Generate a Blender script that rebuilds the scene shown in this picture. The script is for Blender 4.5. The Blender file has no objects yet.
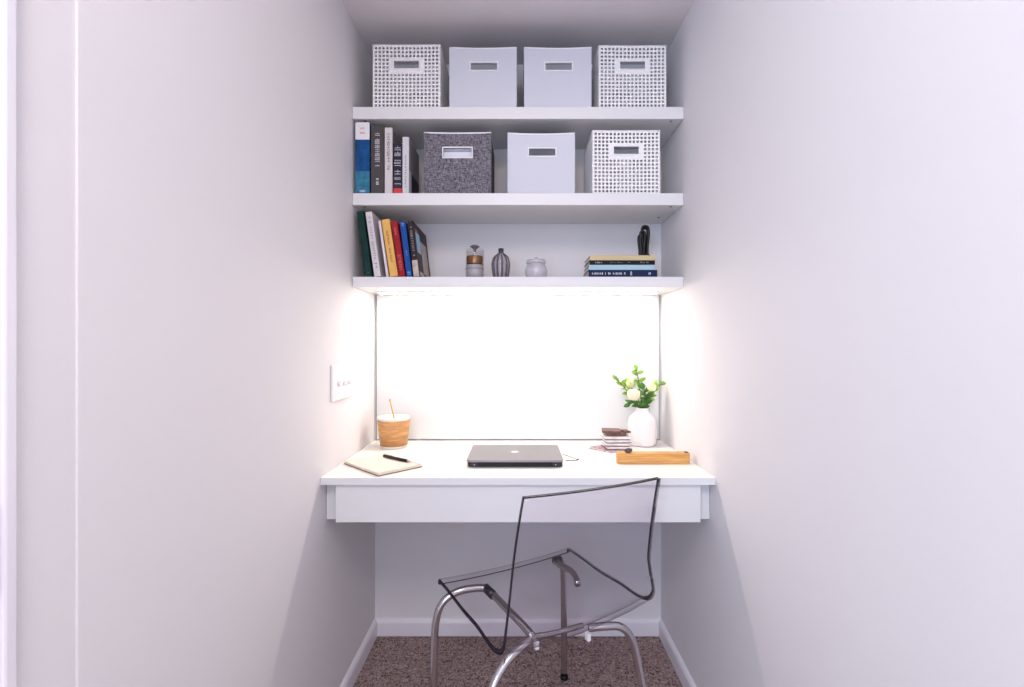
import bpy, bmesh, math, random
from mathutils import Vector, Matrix, noise

S = bpy.context.scene
C = S.collection
PI = math.pi

# ------------------------------------------------------------------ camera
F = 500.0                       # focal length in pixels of a 1024 px wide frame
EYE = 1.127
cam_d = bpy.data.cameras.new('camera')
cam = bpy.data.objects.new('camera', cam_d)
C.objects.link(cam)
cam.location = (0, 0, EYE)
cam.rotation_euler = (PI / 2, 0, 0)
cam_d.sensor_width = 36.0
cam_d.lens = F / 1024 * 36.0
cam_d.shift_x = -6 / 1024
cam_d.shift_y = -2 / 1024
cam_d.clip_start = 0.02
S.camera = cam

# ------------------------------------------------------------------ world, lights, exposure
W = bpy.data.worlds.new('world')
S.world = W
W.use_nodes = True
bg = W.node_tree.nodes['Background']
bg.inputs[0].default_value = (0.89, 0.88, 1.0, 1)
bg.inputs[1].default_value = 0.72

def area(name, loc, target, sx, sy, power, col):
    d = bpy.data.lights.new(name, 'AREA')
    d.shape = 'RECTANGLE'; d.size = sx; d.size_y = sy
    d.energy = power; d.color = col
    o = bpy.data.objects.new(name, d); C.objects.link(o)
    o.location = loc
    o.rotation_euler = (Vector(target) - Vector(loc)).to_track_quat('-Z', 'Y').to_euler()
    return o
area('room_ceiling_lamp', (0.0, -0.55, 2.34), (0.0, 0.9, 0.5), 0.5, 0.5, 9.0, (1.0, 0.88, 0.85))
area('room_window', (-0.85, -1.7, 1.45), (0.25, 1.9, 1.0), 1.0, 1.3, 20.0, (0.52, 0.71, 1.0))

S.view_settings.view_transform = 'Standard'
S.view_settings.look = 'None'
S.view_settings.gamma = 1
S.view_settings.use_curve_mapping = False
S.view_settings.exposure = 0.92
LED_STRENGTH = 45.0

# ------------------------------------------------------------------ materials
def lin(c):
    return tuple((v / 12.92 if v <= 0.04045 else ((v + 0.055) / 1.055) ** 2.4) for v in c)
def rgb(r, g, b):
    return lin((r / 255, g / 255, b / 255)) + (1,)

def mat(name, col, rough=0.5, metal=0.0, bump=0.0, bscale=200.0, spec=0.5, var=0.0, vscale=30.0, emis=None, es=0.0):
    m = bpy.data.materials.new(name); m.use_nodes = True
    nt = m.node_tree; p = nt.nodes['Principled BSDF']
    p.inputs['Base Color'].default_value = col
    p.inputs['Roughness'].default_value = rough
    p.inputs['Metallic'].default_value = metal
    p.inputs['Specular IOR Level'].default_value = spec
    tc = nt.nodes.new('ShaderNodeTexCoord')
    if bump:
        n = nt.nodes.new('ShaderNodeTexNoise'); n.inputs['Scale'].default_value = bscale
        b = nt.nodes.new('ShaderNodeBump'); b.inputs['Strength'].default_value = bump
        b.inputs['Distance'].default_value = 0.002
        nt.links.new(tc.outputs['Object'], n.inputs['Vector'])
        nt.links.new(n.outputs['Fac'], b.inputs['Height'])
        nt.links.new(b.outputs['Normal'], p.inputs['Normal'])
    if var:
        n = nt.nodes.new('ShaderNodeTexNoise'); n.inputs['Scale'].default_value = vscale
        r = nt.nodes.new('ShaderNodeValToRGB')
        r.color_ramp.elements[0].position = 0.35; r.color_ramp.elements[1].position = 0.65
        r.color_ramp.elements[0].color = tuple(max(0, v * (1 - var)) for v in col[:3]) + (1,)
        r.color_ramp.elements[1].color = tuple(min(1, v * (1 + var)) for v in col[:3]) + (1,)
        nt.links.new(tc.outputs['Object'], n.inputs['Vector'])
        nt.links.new(n.outputs['Fac'], r.inputs['Fac'])
        nt.links.new(r.outputs['Color'], p.inputs['Base Color'])
    if emis:
        p.inputs['Emission Color'].default_value = emis
        p.inputs['Emission Strength'].default_value = es
    return m

def clear_mat(name, tint, ior=1.45, rough=0.03, body=0.0, bodycol=(1, 1, 1, 1), graze=None):
    """thin clear plastic or glass: tinted see-through plus a fresnel reflection"""
    m = bpy.data.materials.new(name); m.use_nodes = True
    nt = m.node_tree; nt.nodes.clear()
    out = nt.nodes.new('ShaderNodeOutputMaterial')
    tr = nt.nodes.new('ShaderNodeBsdfTransparent'); tr.inputs[0].default_value = tint
    base = tr.outputs[0]
    if graze:
        l0 = nt.nodes.new('ShaderNodeLayerWeight'); l0.inputs[0].default_value = .5
        p0 = nt.nodes.new('ShaderNodeMath'); p0.operation = 'POWER'; p0.inputs[1].default_value = 4.0
        mxc = nt.nodes.new('ShaderNodeMix'); mxc.data_type = 'RGBA'
        mxc.inputs['A'].default_value = tint; mxc.inputs['B'].default_value = graze
        nt.links.new(l0.outputs['Facing'], p0.inputs[0]); nt.links.new(p0.outputs[0], mxc.inputs['Factor'])
        nt.links.new(mxc.outputs['Result'], tr.inputs[0])
    if body:
        df = nt.nodes.new('ShaderNodeBsdfPrincipled'); df.inputs['Base Color'].default_value = bodycol
        df.inputs['Roughness'].default_value = 0.35
        mx = nt.nodes.new('ShaderNodeMixShader'); mx.inputs[0].default_value = body
        nt.links.new(tr.outputs[0], mx.inputs[1]); nt.links.new(df.outputs[0], mx.inputs[2]); base = mx.outputs[0]
    gl = nt.nodes.new('ShaderNodeBsdfGlossy'); gl.inputs['Roughness'].default_value = rough
    lw = nt.nodes.new('ShaderNodeLayerWeight'); lw.inputs[0].default_value = .5
    pw = nt.nodes.new('ShaderNodeMath'); pw.operation = 'POWER'; pw.inputs[1].default_value = 4.5
    nt.links.new(lw.outputs['Facing'], pw.inputs[0])
    f0 = ((ior - 1) / (ior + 1)) ** 2
    fr = nt.nodes.new('ShaderNodeMath'); fr.operation = 'MULTIPLY_ADD'; fr.inputs[1].default_value = .75; fr.inputs[2].default_value = f0
    nt.links.new(pw.outputs[0], fr.inputs[0])
    m2 = nt.nodes.new('ShaderNodeMixShader')
    nt.links.new(fr.outputs[0], m2.inputs[0]); nt.links.new(base, m2.inputs[1]); nt.links.new(gl.outputs[0], m2.inputs[2])
    nt.links.new(m2.outputs[0], out.inputs[0])
    return m

M = {}
M['wall'] = mat('wall_paint', rgb(225, 222, 224), 0.7, bump=0.05, bscale=120, spec=0.3)
M['ceiling'] = mat('ceiling_paint', rgb(222, 217, 219), 0.85, bump=0.1, bscale=90, spec=0.2)
M['trim'] = mat('gloss_trim_paint', rgb(232, 228, 234), 0.35)
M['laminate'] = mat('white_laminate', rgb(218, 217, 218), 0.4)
M['panel'] = mat('white_back_panel', rgb(216, 217, 219), 0.3)
M['panel_edge'] = mat('panel_edge_grey', rgb(120, 120, 124), 0.4, metal=0.3)
M['white_plastic'] = mat('white_plastic', rgb(235, 233, 233), 0.35)
M['black'] = mat('black_plastic', rgb(14, 14, 16), 0.4, spec=.3)
M['hole'] = mat('dark_socket', rgb(60, 56, 56), 0.6)
M['chrome'] = mat('chrome', rgb(205, 203, 206), 0.12, metal=1.0)
M['grey_metal'] = mat('aluminium', rgb(190, 190, 190), 0.35, metal=0.8)
M['brass'] = mat('gold_metal', rgb(205, 160, 70), 0.3, metal=0.8)
M['paper'] = mat('book_pages', rgb(226, 218, 200), 0.8, bump=0.3, bscale=500)
M['led'] = mat('led_diffuser', rgb(255, 250, 240), 0.5, emis=(1.0, 0.90, 0.78, 1), es=LED_STRENGTH)

def carpet_mat():
    m = bpy.data.materials.new('carpet'); m.use_nodes = True
    nt = m.node_tree; p = nt.nodes['Principled BSDF']; p.inputs['Roughness'].default_value = 0.95
    p.inputs['Specular IOR Level'].default_value = 0.1
    tc = nt.nodes.new('ShaderNodeTexCoord')
    n = nt.nodes.new('ShaderNodeTexNoise'); n.inputs['Scale'].default_value = 110; n.inputs['Detail'].default_value = 4
    n.inputs['Distortion'].default_value = 1.6
    r = nt.nodes.new('ShaderNodeValToRGB'); e = r.color_ramp.elements
    e[0].position = 0.36; e[0].color = rgb(82, 64, 62); e[1].position = 0.62; e[1].color = rgb(190, 168, 164)
    k = r.color_ramp.elements.new(0.48); k.color = rgb(152, 130, 126)
    b = nt.nodes.new('ShaderNodeBump'); b.inputs['Strength'].default_value = 0.9; b.inputs['Distance'].default_value = 0.006
    nt.links.new(tc.outputs['Object'], n.inputs['Vector'])
    nt.links.new(n.outputs['Fac'], r.inputs['Fac']); nt.links.new(r.outputs['Color'], p.inputs['Base Color'])
    nt.links.new(n.outputs['Fac'], b.inputs['Height']); nt.links.new(b.outputs['Normal'], p.inputs['Normal'])
    return m
M['carpet'] = carpet_mat()

def weave_mat(name, c0, c1, s=260):
    m = bpy.data.materials.new(name); m.use_nodes = True
    nt = m.node_tree; p = nt.nodes['Principled BSDF']; p.inputs['Roughness'].default_value = 0.9
    tc = nt.nodes.new('ShaderNodeTexCoord'); outs = []
    for sc in ((s * .28, s * .28, s * 1.6), (s * 1.6, s * 1.6, s * .28)):
        mp = nt.nodes.new('ShaderNodeMapping'); mp.inputs['Scale'].default_value = sc
        n = nt.nodes.new('ShaderNodeTexNoise'); n.inputs['Scale'].default_value = 1.0; n.inputs['Detail'].default_value = 2
        nt.links.new(tc.outputs['Object'], mp.inputs[0]); nt.links.new(mp.outputs[0], n.inputs['Vector'])
        outs.append(n.outputs['Fac'])
    a = nt.nodes.new('ShaderNodeMath'); a.operation = 'ADD'
    nt.links.new(outs[0], a.inputs[0]); nt.links.new(outs[1], a.inputs[1])
    h = nt.nodes.new('ShaderNodeMath'); h.operation = 'MULTIPLY'; h.inputs[1].default_value = 0.5
    nt.links.new(a.outputs[0], h.inputs[0])
    r = nt.nodes.new('ShaderNodeValToRGB'); e = r.color_ramp.elements
    e[0].position = 0.38; e[0].color = c0; e[1].position = 0.66; e[1].color = c1
    b = nt.nodes.new('ShaderNodeBump'); b.inputs['Strength'].default_value = 0.4; b.inputs['Distance'].default_value = 0.001
    nt.links.new(h.outputs[0], r.inputs['Fac']); nt.links.new(r.outputs['Color'], p.inputs['Base Color'])
    nt.links.new(h.outputs[0], b.inputs['Height']); nt.links.new(b.outputs['Normal'], p.inputs['Normal'])
    return m
M['dark_fabric'] = weave_mat('charcoal_tweed', rgb(46, 42, 50), rgb(150, 145, 156))
M['white_fabric'] = mat('white_canvas', rgb(206, 207, 216), 0.85, bump=0.2, bscale=600)
M['white_piping'] = mat('white_binding', rgb(236, 234, 238), 0.8)
M['woven_white'] = mat('white_woven_cord', rgb(236, 234, 234), 0.75)

def wood_mat(name, c0, c1, rot=(0, 0, 0), sc=(4, 60, 60)):
    m = bpy.data.materials.new(name); m.use_nodes = True
    nt = m.node_tree; p = nt.nodes['Principled BSDF']; p.inputs['Roughness'].default_value = 0.5
    tc = nt.nodes.new('ShaderNodeTexCoord'); mp = nt.nodes.new('ShaderNodeMapping'); mp.inputs['Scale'].default_value = sc
    n = nt.nodes.new('ShaderNodeTexNoise'); n.inputs['Scale'].default_value = 1.5; n.inputs['Detail'].default_value = 5
    r = nt.nodes.new('ShaderNodeValToRGB'); e = r.color_ramp.elements
    e[0].position = 0.35; e[0].color = c0; e[1].position = 0.65; e[1].color = c1
    nt.links.new(tc.outputs['Object'], mp.inputs[0]); nt.links.new(mp.outputs[0], n.inputs['Vector'])
    nt.links.new(n.outputs['Fac'], r.inputs['Fac']); nt.links.new(r.outputs['Color'], p.inputs['Base Color'])
    return m
M['bamboo'] = wood_mat('bamboo', rgb(190, 132, 66), rgb(222, 172, 102), sc=(6, 90, 120))
M['veneer'] = wood_mat('wood_veneer', rgb(168, 116, 66), rgb(206, 156, 100), sc=(12, 12, 70))
M['cord_black'] = mat('black_rubber', rgb(8, 8, 9), 0.25, spec=.35)

# ------------------------------------------------------------------ object helpers
def tag(o, label=None, cat=None, group=None, kind=None):
    if label: o['label'] = label
    if cat: o['category'] = cat
    if group: o['group'] = group
    if kind: o['kind'] = kind
    return o
def thing(name, label, cat, loc=(0, 0, 0), rot=(0, 0, 0), group=None):
    o = bpy.data.objects.new(name, None); C.objects.link(o)
    o.empty_display_size = 0.05
    o.location = loc; o.rotation_euler = rot
    return tag(o, label, cat, group)
def obj(name, bm, m, parent=None, smooth=False, loc=None):
    bmesh.ops.recalc_face_normals(bm, faces=bm.faces[:])
    me = bpy.data.meshes.new(name); bm.to_mesh(me); bm.free()
    for mm in (m if isinstance(m, (list, tuple)) else [m]): me.materials.append(mm)
    if smooth:
        for p in me.polygons: p.use_smooth = True
    o = bpy.data.objects.new(name, me); C.objects.link(o)
    if parent: o.parent = parent
    if loc: o.location = loc
    return o
def struct(name, bm, m, parent=None, smooth=False):
    o = obj(name, bm, m, parent, smooth)
    if not parent: o['kind'] = 'structure'
    return o
def dup(root, loc, rot=None, label=None):
    r = root.copy(); C.objects.link(r); r.location = loc
    if rot: r.rotation_euler = rot
    if label: r['label'] = label
    for ch in list(root.children):
        c = ch.copy(); C.objects.link(c); c.parent = r
        for g in list(ch.children):
            d = g.copy(); C.objects.link(d); d.parent = c
    return r
def B(): return bmesh.new()
def box(bm, x0, x1, y0, y1, z0, z1, bev=0.0, seg=2, mi=0, mtx=None):
    g = bmesh.ops.create_cube(bm, size=1.0)
    vs = g['verts']
    for v in vs:
        v.co = Vector(((x0 + x1) / 2 + v.co.x * (x1 - x0), (y0 + y1) / 2 + v.co.y * (y1 - y0), (z0 + z1) / 2 + v.co.z * (z1 - z0)))
    fs = {f for v in vs for f in v.link_faces}
    for f in fs: f.material_index = mi
    if bev:
        es = list({e for v in vs for e in v.link_edges})
        r = bmesh.ops.bevel(bm, geom=es, offset=bev, segments=seg, affect='EDGES', profile=0.5)
        vs = list({v for f in r['faces'] for v in f.verts} | {v for v in vs if v.is_valid})
    if mtx is not None:
        bmesh.ops.transform(bm, matrix=mtx, verts=[v for v in vs if v.is_valid])
    return bm
def lathe(bm, prof, n=40, cx=0, cy=0, mod=None, cap=True):
    """prof: list of (radius, z)"""
    rings = []
    for (r, z) in prof:
        ring = []
        for k in range(n):
            a = 2 * PI * k / n
            rr = r * (mod(a, z) if mod else 1)
            ring.append(bm.verts.new((cx + rr * math.cos(a), cy + rr * math.sin(a), z)))
        rings.append(ring)
    for i in range(len(rings) - 1):
        for k in range(n):
            bm.faces.new((rings[i][k], rings[i][(k + 1) % n], rings[i + 1][(k + 1) % n], rings[i + 1][k]))
    if cap:
        if prof[0][0] > 1e-6: bm.faces.new(rings[0][::-1])
        if prof[-1][0] > 1e-6: bm.faces.new(rings[-1])
    return bm
def smooth_path(pts, sub=8, closed=False):
    P = [Vector(p) for p in pts]; n = len(P); out = []
    rng = range(n) if closed else range(n - 1)
    for i in rng:
        if closed: p0, p1, p2, p3 = P[i - 1], P[i], P[(i + 1) % n], P[(i + 2) % n]
        else: p0, p1, p2, p3 = P[max(i - 1, 0)], P[i], P[i + 1], P[min(i + 2, n - 1)]
        for k in range(sub):
            t = k / sub
            out.append(0.5 * ((2 * p1) + (-p0 + p2) * t + (2 * p0 - 5 * p1 + 4 * p2 - p3) * t * t + (-p0 + 3 * p1 - 3 * p2 + p3) * t ** 3))
    if not closed: out.append(P[-1].copy())
    return out
def tube(bm, pts, r, n=14, closed=False, rfun=None):
    m = len(pts); rings = []; up = None
    for i in range(m):
        if closed: t = pts[(i + 1) % m] - pts[i - 1]
        else: t = pts[min(i + 1, m - 1)] - pts[max(i - 1, 0)]
        t.normalize()
        if up is None:
            up = t.orthogonal().normalized()
        else:
            up = (up - t * up.dot(t))
            if up.length < 1e-6: up = t.orthogonal()
            up.normalize()
        s = t.cross(up)
        rr = rfun(i / (m - 1)) * r if rfun else r
        rings.append([bm.verts.new(pts[i] + (up * math.cos(2 * PI * k / n) + s * math.sin(2 * PI * k / n)) * rr) for k in range(n)])
    for i in range(m if closed else m - 1):
        a, b = rings[i], rings[(i + 1) % m]
        if closed and i == m - 1:
            off = min(range(n), key=lambda q: sum((a[k].co - b[(k + q) % n].co).length for k in range(n)))
            b = [b[(k + off) % n] for k in range(n)]
        for k in range(n):
            bm.faces.new((a[k], a[(k + 1) % n], b[(k + 1) % n], b[k]))
    if not closed:
        bm.faces.new(rings[0][::-1]); bm.faces.new(rings[-1])
    return bm
def cyl(bm, p, q, r, n=16):
    p, q = Vector(p), Vector(q)
    return tube(bm, [p, (p + q) / 2, q], r, n)
def prism(bm, pts, z0, z1):
    a = [bm.verts.new((x, y, z0)) for x, y in pts]; b = [bm.verts.new((x, y, z1)) for x, y in pts]
    n = len(pts)
    bm.faces.new(a[::-1]); bm.faces.new(b)
    for i in range(n): bm.faces.new((a[i], a[(i + 1) % n], b[(i + 1) % n], b[i]))
    return bm
def rrect(x0, x1, y0, y1, r, seg=6):
    out = []
    for cx, cy, a0 in ((x1 - r, y1 - r, 0), (x0 + r, y1 - r, 90), (x0 + r, y0 + r, 180), (x1 - r, y0 + r, 270)):
        for k in range(seg + 1):
            a = math.radians(a0 + 90 * k / seg); out.append((cx + r * math.cos(a), cy + r * math.sin(a)))
    return out

# ------------------------------------------------------------------ the setting
HW = 0.55            # half width of the niche
YB = 1.923           # back wall
YC = 0.625           # left wall's outer corner
ZC = 2.192           # niche ceiling
struct('wall_back', box(B(), -HW - .1, HW + .1, YB, YB + .1, 0, ZC + .3), M['wall'])
bm = B(); box(bm, -HW - .1, -HW, YC, YB, 0, ZC + .3, 0.0004); box(bm, -HW - .103, -HW - .003, -0.35, YC + .01, 0, ZC + .3)
struct('wall_left', bm, M['wall'])
struct('wall_right', box(B(), HW, HW + .1, -0.35, YB, 0, ZC + .3), M['wall'])
struct('ceiling', box(B(), -HW, HW, 0.62, YB, ZC, ZC + .3), M['ceiling'])

def floor_mesh():
    bm = B(); nx, ny = 150, 190; x0, x1, y0, y1 = -HW - .1, HW + .1, 0.75, YB + .05
    g = [[bm.verts.new((x0 + (x1 - x0) * i / nx, y0 + (y1 - y0) * j / ny, 0)) for i in range(nx + 1)] for j in range(ny + 1)]
    for row in g:
        for v in row:
            v.co.z = -0.003 + 0.004 * noise.noise(v.co * 70) + 0.003 * noise.noise(v.co * 23)
    for j in range(ny):
        for i in range(nx): bm.faces.new((g[j][i], g[j][i + 1], g[j + 1][i + 1], g[j + 1][i]))
    box(bm, x0, x1, -0.4, y0, -.03, -0.003)
    return bm
struct('floor', floor_mesh(), M['carpet'], smooth=True)

def board(bm, axis):     # skirting with an eased top edge
    prof = [(0, 0), (.012, 0), (.012, .050), (.009, .058), (.005, .063), (0, .064)]
    return prof
def skirting(name, p0, p1, inward):
    bm = B(); prof = board(None, None); a = []; b = []
    for (t, z) in prof:
        a.append(bm.verts.new(Vector(p0) + Vector(inward) * t + Vector((0, 0, z))))
        b.append(bm.verts.new(Vector(p1) + Vector(inward) * t + Vector((0, 0, z))))
    n = len(prof)
    for i in range(n): bm.faces.new((a[i], a[(i + 1) % n], b[(i + 1) % n], b[i]))
    bm.faces.new(a); bm.faces.new(b[::-1])
    struct(name, bm, M['trim'])
skirting('baseboard_back', (-HW, YB, 0), (HW, YB, 0), (0, -1, 0))
skirting('baseboard_left', (-HW, YC, 0), (-HW, YB - .012, 0), (1, 0, 0))
skirting('baseboard_right', (HW, -0.35, 0), (HW, YB - .012, 0), (-1, 0, 0))

# door casing at the left edge of the view
bm = B()
box(bm, -.558, -.541, .5265, .5415, 0, ZC, 0.003)
box(bm, -.558, -.547, .485, .5265, 0, ZC, 0.002)
box(bm, -.558, -.543, .440, .485, 0, ZC, 0.003)
door = struct('door_1', bm, M['trim'])
bm = B(); box(bm, -.547, -.5455, .505, .524, .86, .955, 0.0006)
obj('strike_plate', bm, M['hole'], door)

# ------------------------------------------------------------------ shelves, panel, desk
SH = [(1.865, 1.905, 'top'), (1.579, 1.619, 'middle'), (1.3066, 1.3417, 'bottom')]
slabels = {'top': 'thick white shelf nearest the ceiling, carrying four storage boxes',
           'middle': 'thick white middle shelf, carrying books and three storage boxes',
           'bottom': 'lowest thick white shelf with the light strip glowing underneath'}
for z0, z1, nm in SH:
    t = thing('wall_shelf', slabels[nm], 'shelf', (0, 1.657, z0))
    obj('board', box(B(), -.549, .549, 0, YB - 1.657 - .001, 0, z1 - z0, 0.0015), M['laminate'], t)
    for sx in (() if nm == 'bottom' else (-.512, .512)):
        for yy in (.018, .165):
            obj('screw_cap', cyl(B(), (sx, yy, -.0012), (sx, yy, .004), .0042, 14), M['hole'], t)

t = thing('light_strip', 'slim glowing light strip fixed under the lowest shelf', 'light', (0, 1.79, 1.3066))
obj('channel', box(B(), -.50, .50, -.011, .011, -.006, -.0002, 0.001), M['grey_metal'], t)
obj('diffuser', box(B(), -.495, .495, -.0085, .0085, -.0085, -.0062, 0.0005), M['led'], t)

t = thing('back_panel', 'glossy white panel on the wall between desk and lowest shelf', 'panel', (0, YB, .7505))
PX0, PX1, PZ = -.544, .5425, .556
ET = .0028
obj('panel_sheet', box(B(), PX0 + ET, PX1 - ET, -.007, -.001, ET, PZ - .002), M['panel'], t)
bm = B()
box(bm, PX0, PX0 + ET, -.0075, -.001, 0, PZ - .002); box(bm, PX1 - ET, PX1, -.0075, -.001, 0, PZ - .002)
box(bm, PX0 + ET, PX1 - ET, -.0075, -.001, 0, ET)
obj('edge_trim', bm, M['panel_edge'], t)

YD = 1.389
DT = .7480
t = thing('desk', 'white built-in desk spanning the niche from wall to wall', 'desk', (0, YD, 0))
obj('worktop', box(B(), -.549, .549, .0014, YB - YD - .009, DT - .020, DT, 0.0004), mat('worktop_laminate', rgb(238, 235, 229), .4), t)
obj('shaded_edge', box(B(), -.549, .549, 0, .0012, DT - .0198, DT - .0004), M['laminate'], t)  # strip added in darker laminate to paint in the front's weaker light
obj('front_panel', box(B(), -.511, .512, .012, .030, .620, DT - .0215, 0.001), M['laminate'], t)
for x0, x1 in ((-.5485, -.5125), (.5135, .5485)):
    obj('support_cleat', box(B(), x0, x1, .043, YB - YD - .01, .618, DT - .0205, 0.001), M['laminate'], t)
obj('underside_rail', box(B(), -.511, .512, .0305, .05, .66, DT - .0215, 0.001), M['laminate'], t)

# switch plate on the left wall
t = thing('light_switch', 'white triple light switch plate on the left wall', 'light switch', (-HW, 1.558, 1.003))
obj('plate', box(B(), .0003, .0075, -.092, .092, -.054, .054, 0.0028, 3), M['white_plastic'], t)
for k in (-.046, 0, .046):
    s = obj('toggle', box(B(), .0076, .019, -.005, .005, -.012, .004, 0.0015), M['white_plastic'], t, loc=(0, k, 0))
    obj('slot', box(B(), .0076, .0082, -.0052, .0052, -.009, -.003), M['hole'], t, loc=(0, k + .0, -.001))
    for zz in (-.030, .030):
        obj('screw', cyl(B(), (.0072, k, zz), (.0082, k, zz), .0028, 12), M['white_plastic'], t)

# ------------------------------------------------------------------ storage boxes
BWX, BDY, BHZ = .2255, .218, .2105
def panel_grid(nx, nz, w, h, keep, f):
    """sheet in the XZ plane, cells kept where keep(i, j); f(x, z) gives the final point"""
    bm = B(); vs = {}
    def V(i, j):
        e = .10   # slots between the cords are a little wider than the cords
        gx = (i + (-e if i % 2 else e)) if 0 < i < nx else i; gz = (j + (-e if j % 2 else e)) if 0 < j < nz else j
        if (i, j) not in vs: vs[(i, j)] = bm.verts.new(f(-w / 2 + w * gx / nx, h * gz / nz))
        return vs[(i, j)]
    for i in range(nx):
        for j in range(nz):
            if keep(i, j): bm.faces.new((V(i, j), V(i + 1, j), V(i + 1, j + 1), V(i, j + 1)))
    return bm
def join(bms):
    out = B()
    for b, mx in bms:
        me = bpy.data.meshes.new('tmp'); b.to_mesh(me); b.free()
        me.transform(mx); out.from_mesh(me); bpy.data.meshes.remove(me)
    bmesh.ops.remove_doubles(out, verts=out.verts[:], dist=1e-5)
    return out
def storage_box(name, label, cat, loc, m, holes=False, lining=None, sag=.004, rim=None, h=BHZ, group=None, rot=0.0):
    t = thing(name, label, cat, loc, (0, 0, rot), group=group)
    nx, nz = 35, 33
    # handle slot in cells
    hx0, hx1, hz0, hz1 = 11, 24, 22, 26
    if holes: hz0, hz1 = 21, 25
    elif lining: hx0, hx1, hz0, hz1 = 10, 25, 20, 25
    else: hx0, hx1, hz0, hz1 = 11, 25, 21, 25
    def keep_front(i, j):
        if hx0 <= i < hx1 and hz0 <= j < hz1: return False
        if holes:
            if hx0 - 2 <= i < hx1 + 2 and hz0 - 2 <= j < hz1 + 2: return True
            if i % 2 == 1 and j % 2 == 1 and j < nz - 1: return False
        return True
    def keep_side(i, j):
        if holes and i % 2 == 1 and j % 2 == 1 and j < nz - 1: return False
        return True
    w, d = BWX, BDY
    th = .0022 if holes else .0045
    def shape(half):
        def f(x, z):
            e = 1 - (x / half) ** 2
            tz = z - sag * e * (z / h) ** 3
            return Vector((x, -.0 + .002 * e * math.sin(PI * z / h), tz))
        return f
    parts = []
    parts.append((panel_grid(nx, nz, w - th, h, keep_front, shape(w / 2)), Matrix.Translation((0, -d / 2 + th / 2, 0)) @ Matrix.Scale(1, 4)))
    parts.append((panel_grid(nx, nz, w - th, h, keep_front, shape(w / 2)), Matrix.Translation((0, d / 2 - th / 2, 0)) @ Matrix.Rotation(PI, 4, 'Z')))
    parts.append((panel_grid(nx, nz, d - th, h, keep_side, shape(d / 2)), Matrix.Translation((w / 2 - th / 2, 0, 0)) @ Matrix.Rotation(PI / 2, 4, 'Z')))
    parts.append((panel_grid(nx, nz, d - th, h, keep_side, shape(d / 2)), Matrix.Translation((-w / 2 + th / 2, 0, 0)) @ Matrix.Rotation(-PI / 2, 4, 'Z')))
    bot = B(); vs = [bot.verts.new(p) for p in ((-w/2+th/2, -d/2+th/2, .0), (w/2-th/2, -d/2+th/2, .0), (w/2-th/2, d/2-th/2, .0), (-w/2+th/2, d/2-th/2, .0))]
    bot.faces.new(vs); 
    body = obj('box_body', join([p for p in parts]), [m, lining or m], t)
    mod = body.modifiers.new('thickness', 'SOLIDIFY'); mod.thickness = th; mod.offset = 0
    bot.free()
    obj('base', box(B(), -w/2+th, w/2-th, -d/2+th, d/2-th, .0005, .004), lining or m, t)
    if lining:
        bm = B(); k = th + .001
        box(bm, -w/2+k, -w/2+k+.002, -d/2+k, d/2-k, .006, h-.012)
        box(bm, w/2-k-.002, w/2-k, -d/2+k, d/2-k, .006, h-.012)
        box(bm, -w/2+k+.003, w/2-k-.003, d/2-k-.002, d/2-k, .006, h-.012)
        obj('lining', bm, lining, t)
    # binding around the slot
    rm = rim or m
    x0 = -(w - th) / 2 + (w - th) * hx0 / nx; x1 = -(w - th) / 2 + (w - th) * hx1 / nx
    z0 = h * hz0 / nz - sag * .4; z1 = h * hz1 / nz - sag * .55; b = .0035 if not holes else .003
    for sgn in (-1, 1):
        bm = B(); ya, yb = (-d/2 - .0008, -d/2 + th + .0022) if sgn < 0 else (d/2 - th - .0022, d/2 + .0008)
        box(bm, x0 - b, x1 + b, ya, yb, z1, z1 + b); box(bm, x0 - b, x1 + b, ya, yb, z0 - b, z0)
        box(bm, x0 - b, x0, ya, yb, z0, z1); box(bm, x1, x1 + b, ya, yb, z0, z1)
        obj('handle_slot_binding', bm, rm, t)
    # rolled top rim
    pts = []
    for k in range(13):
        x = -w/2 + th/2 + (w - th) * k / 12; pts.append(Vector((x, -d/2 + th/2, h - sag * (1 - (x / (w/2)) ** 2))))
    pts2 = [Vector((w/2 - th/2, -d/2 + th/2 + (d - th) * k / 12, 0)) for k in range(1, 13)]
    for p in pts2: p.z = h - sag * (1 - (p.y / (d/2)) ** 2)
    pts3 = [Vector((-p.x, -p.y, p.z)) for p in pts[1:]]
    pts4 = [Vector((-p.x, -p.y, p.z)) for p in pts2[:-1]]
    obj('top_rim', tube(B(), pts + pts2 + pts3 + pts4, .0032, 8, closed=True), rm, t, smooth=True)
    return t
YBX = 1.668 + BDY / 2
Z1, Z2, Z3 = 1.905, 1.619, 1.3417
woven = storage_box('storage_basket', 'white woven basket at the left end of the top shelf', 'storage basket', (-.372, YBX, Z1), M['woven_white'], holes=True, sag=.001, group='white woven baskets')
wb = dup(woven, (.382, YBX, Z1), None, 'white woven basket at the right end of the top shelf'); wb.scale = (1, 1, .986)
dup(woven, (.3612, YBX, Z2), None, 'white woven basket on the middle shelf, right of the plain white box')
plain = storage_box('storage_box', 'plain white fabric box on the top shelf, beside the left woven basket', 'storage box', (-.1168, YBX, Z1), M['white_fabric'], rim=M['white_piping'], h=.2035, group='plain white fabric boxes')
dup(plain, (.1328, YBX, Z1), None, 'plain white fabric box on the top shelf, beside the right woven basket')
dup(plain, (.0777, YBX, Z2), None, 'plain white fabric box on the middle shelf between grey box and woven basket')
storage_box('storage_box', 'charcoal tweed storage box with white rim on the middle shelf', 'storage box', (-.2018, YBX, Z2), M['dark_fabric'], lining=M['white_piping'], rim=M['white_piping'], h=.205, sag=.002)

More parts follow.
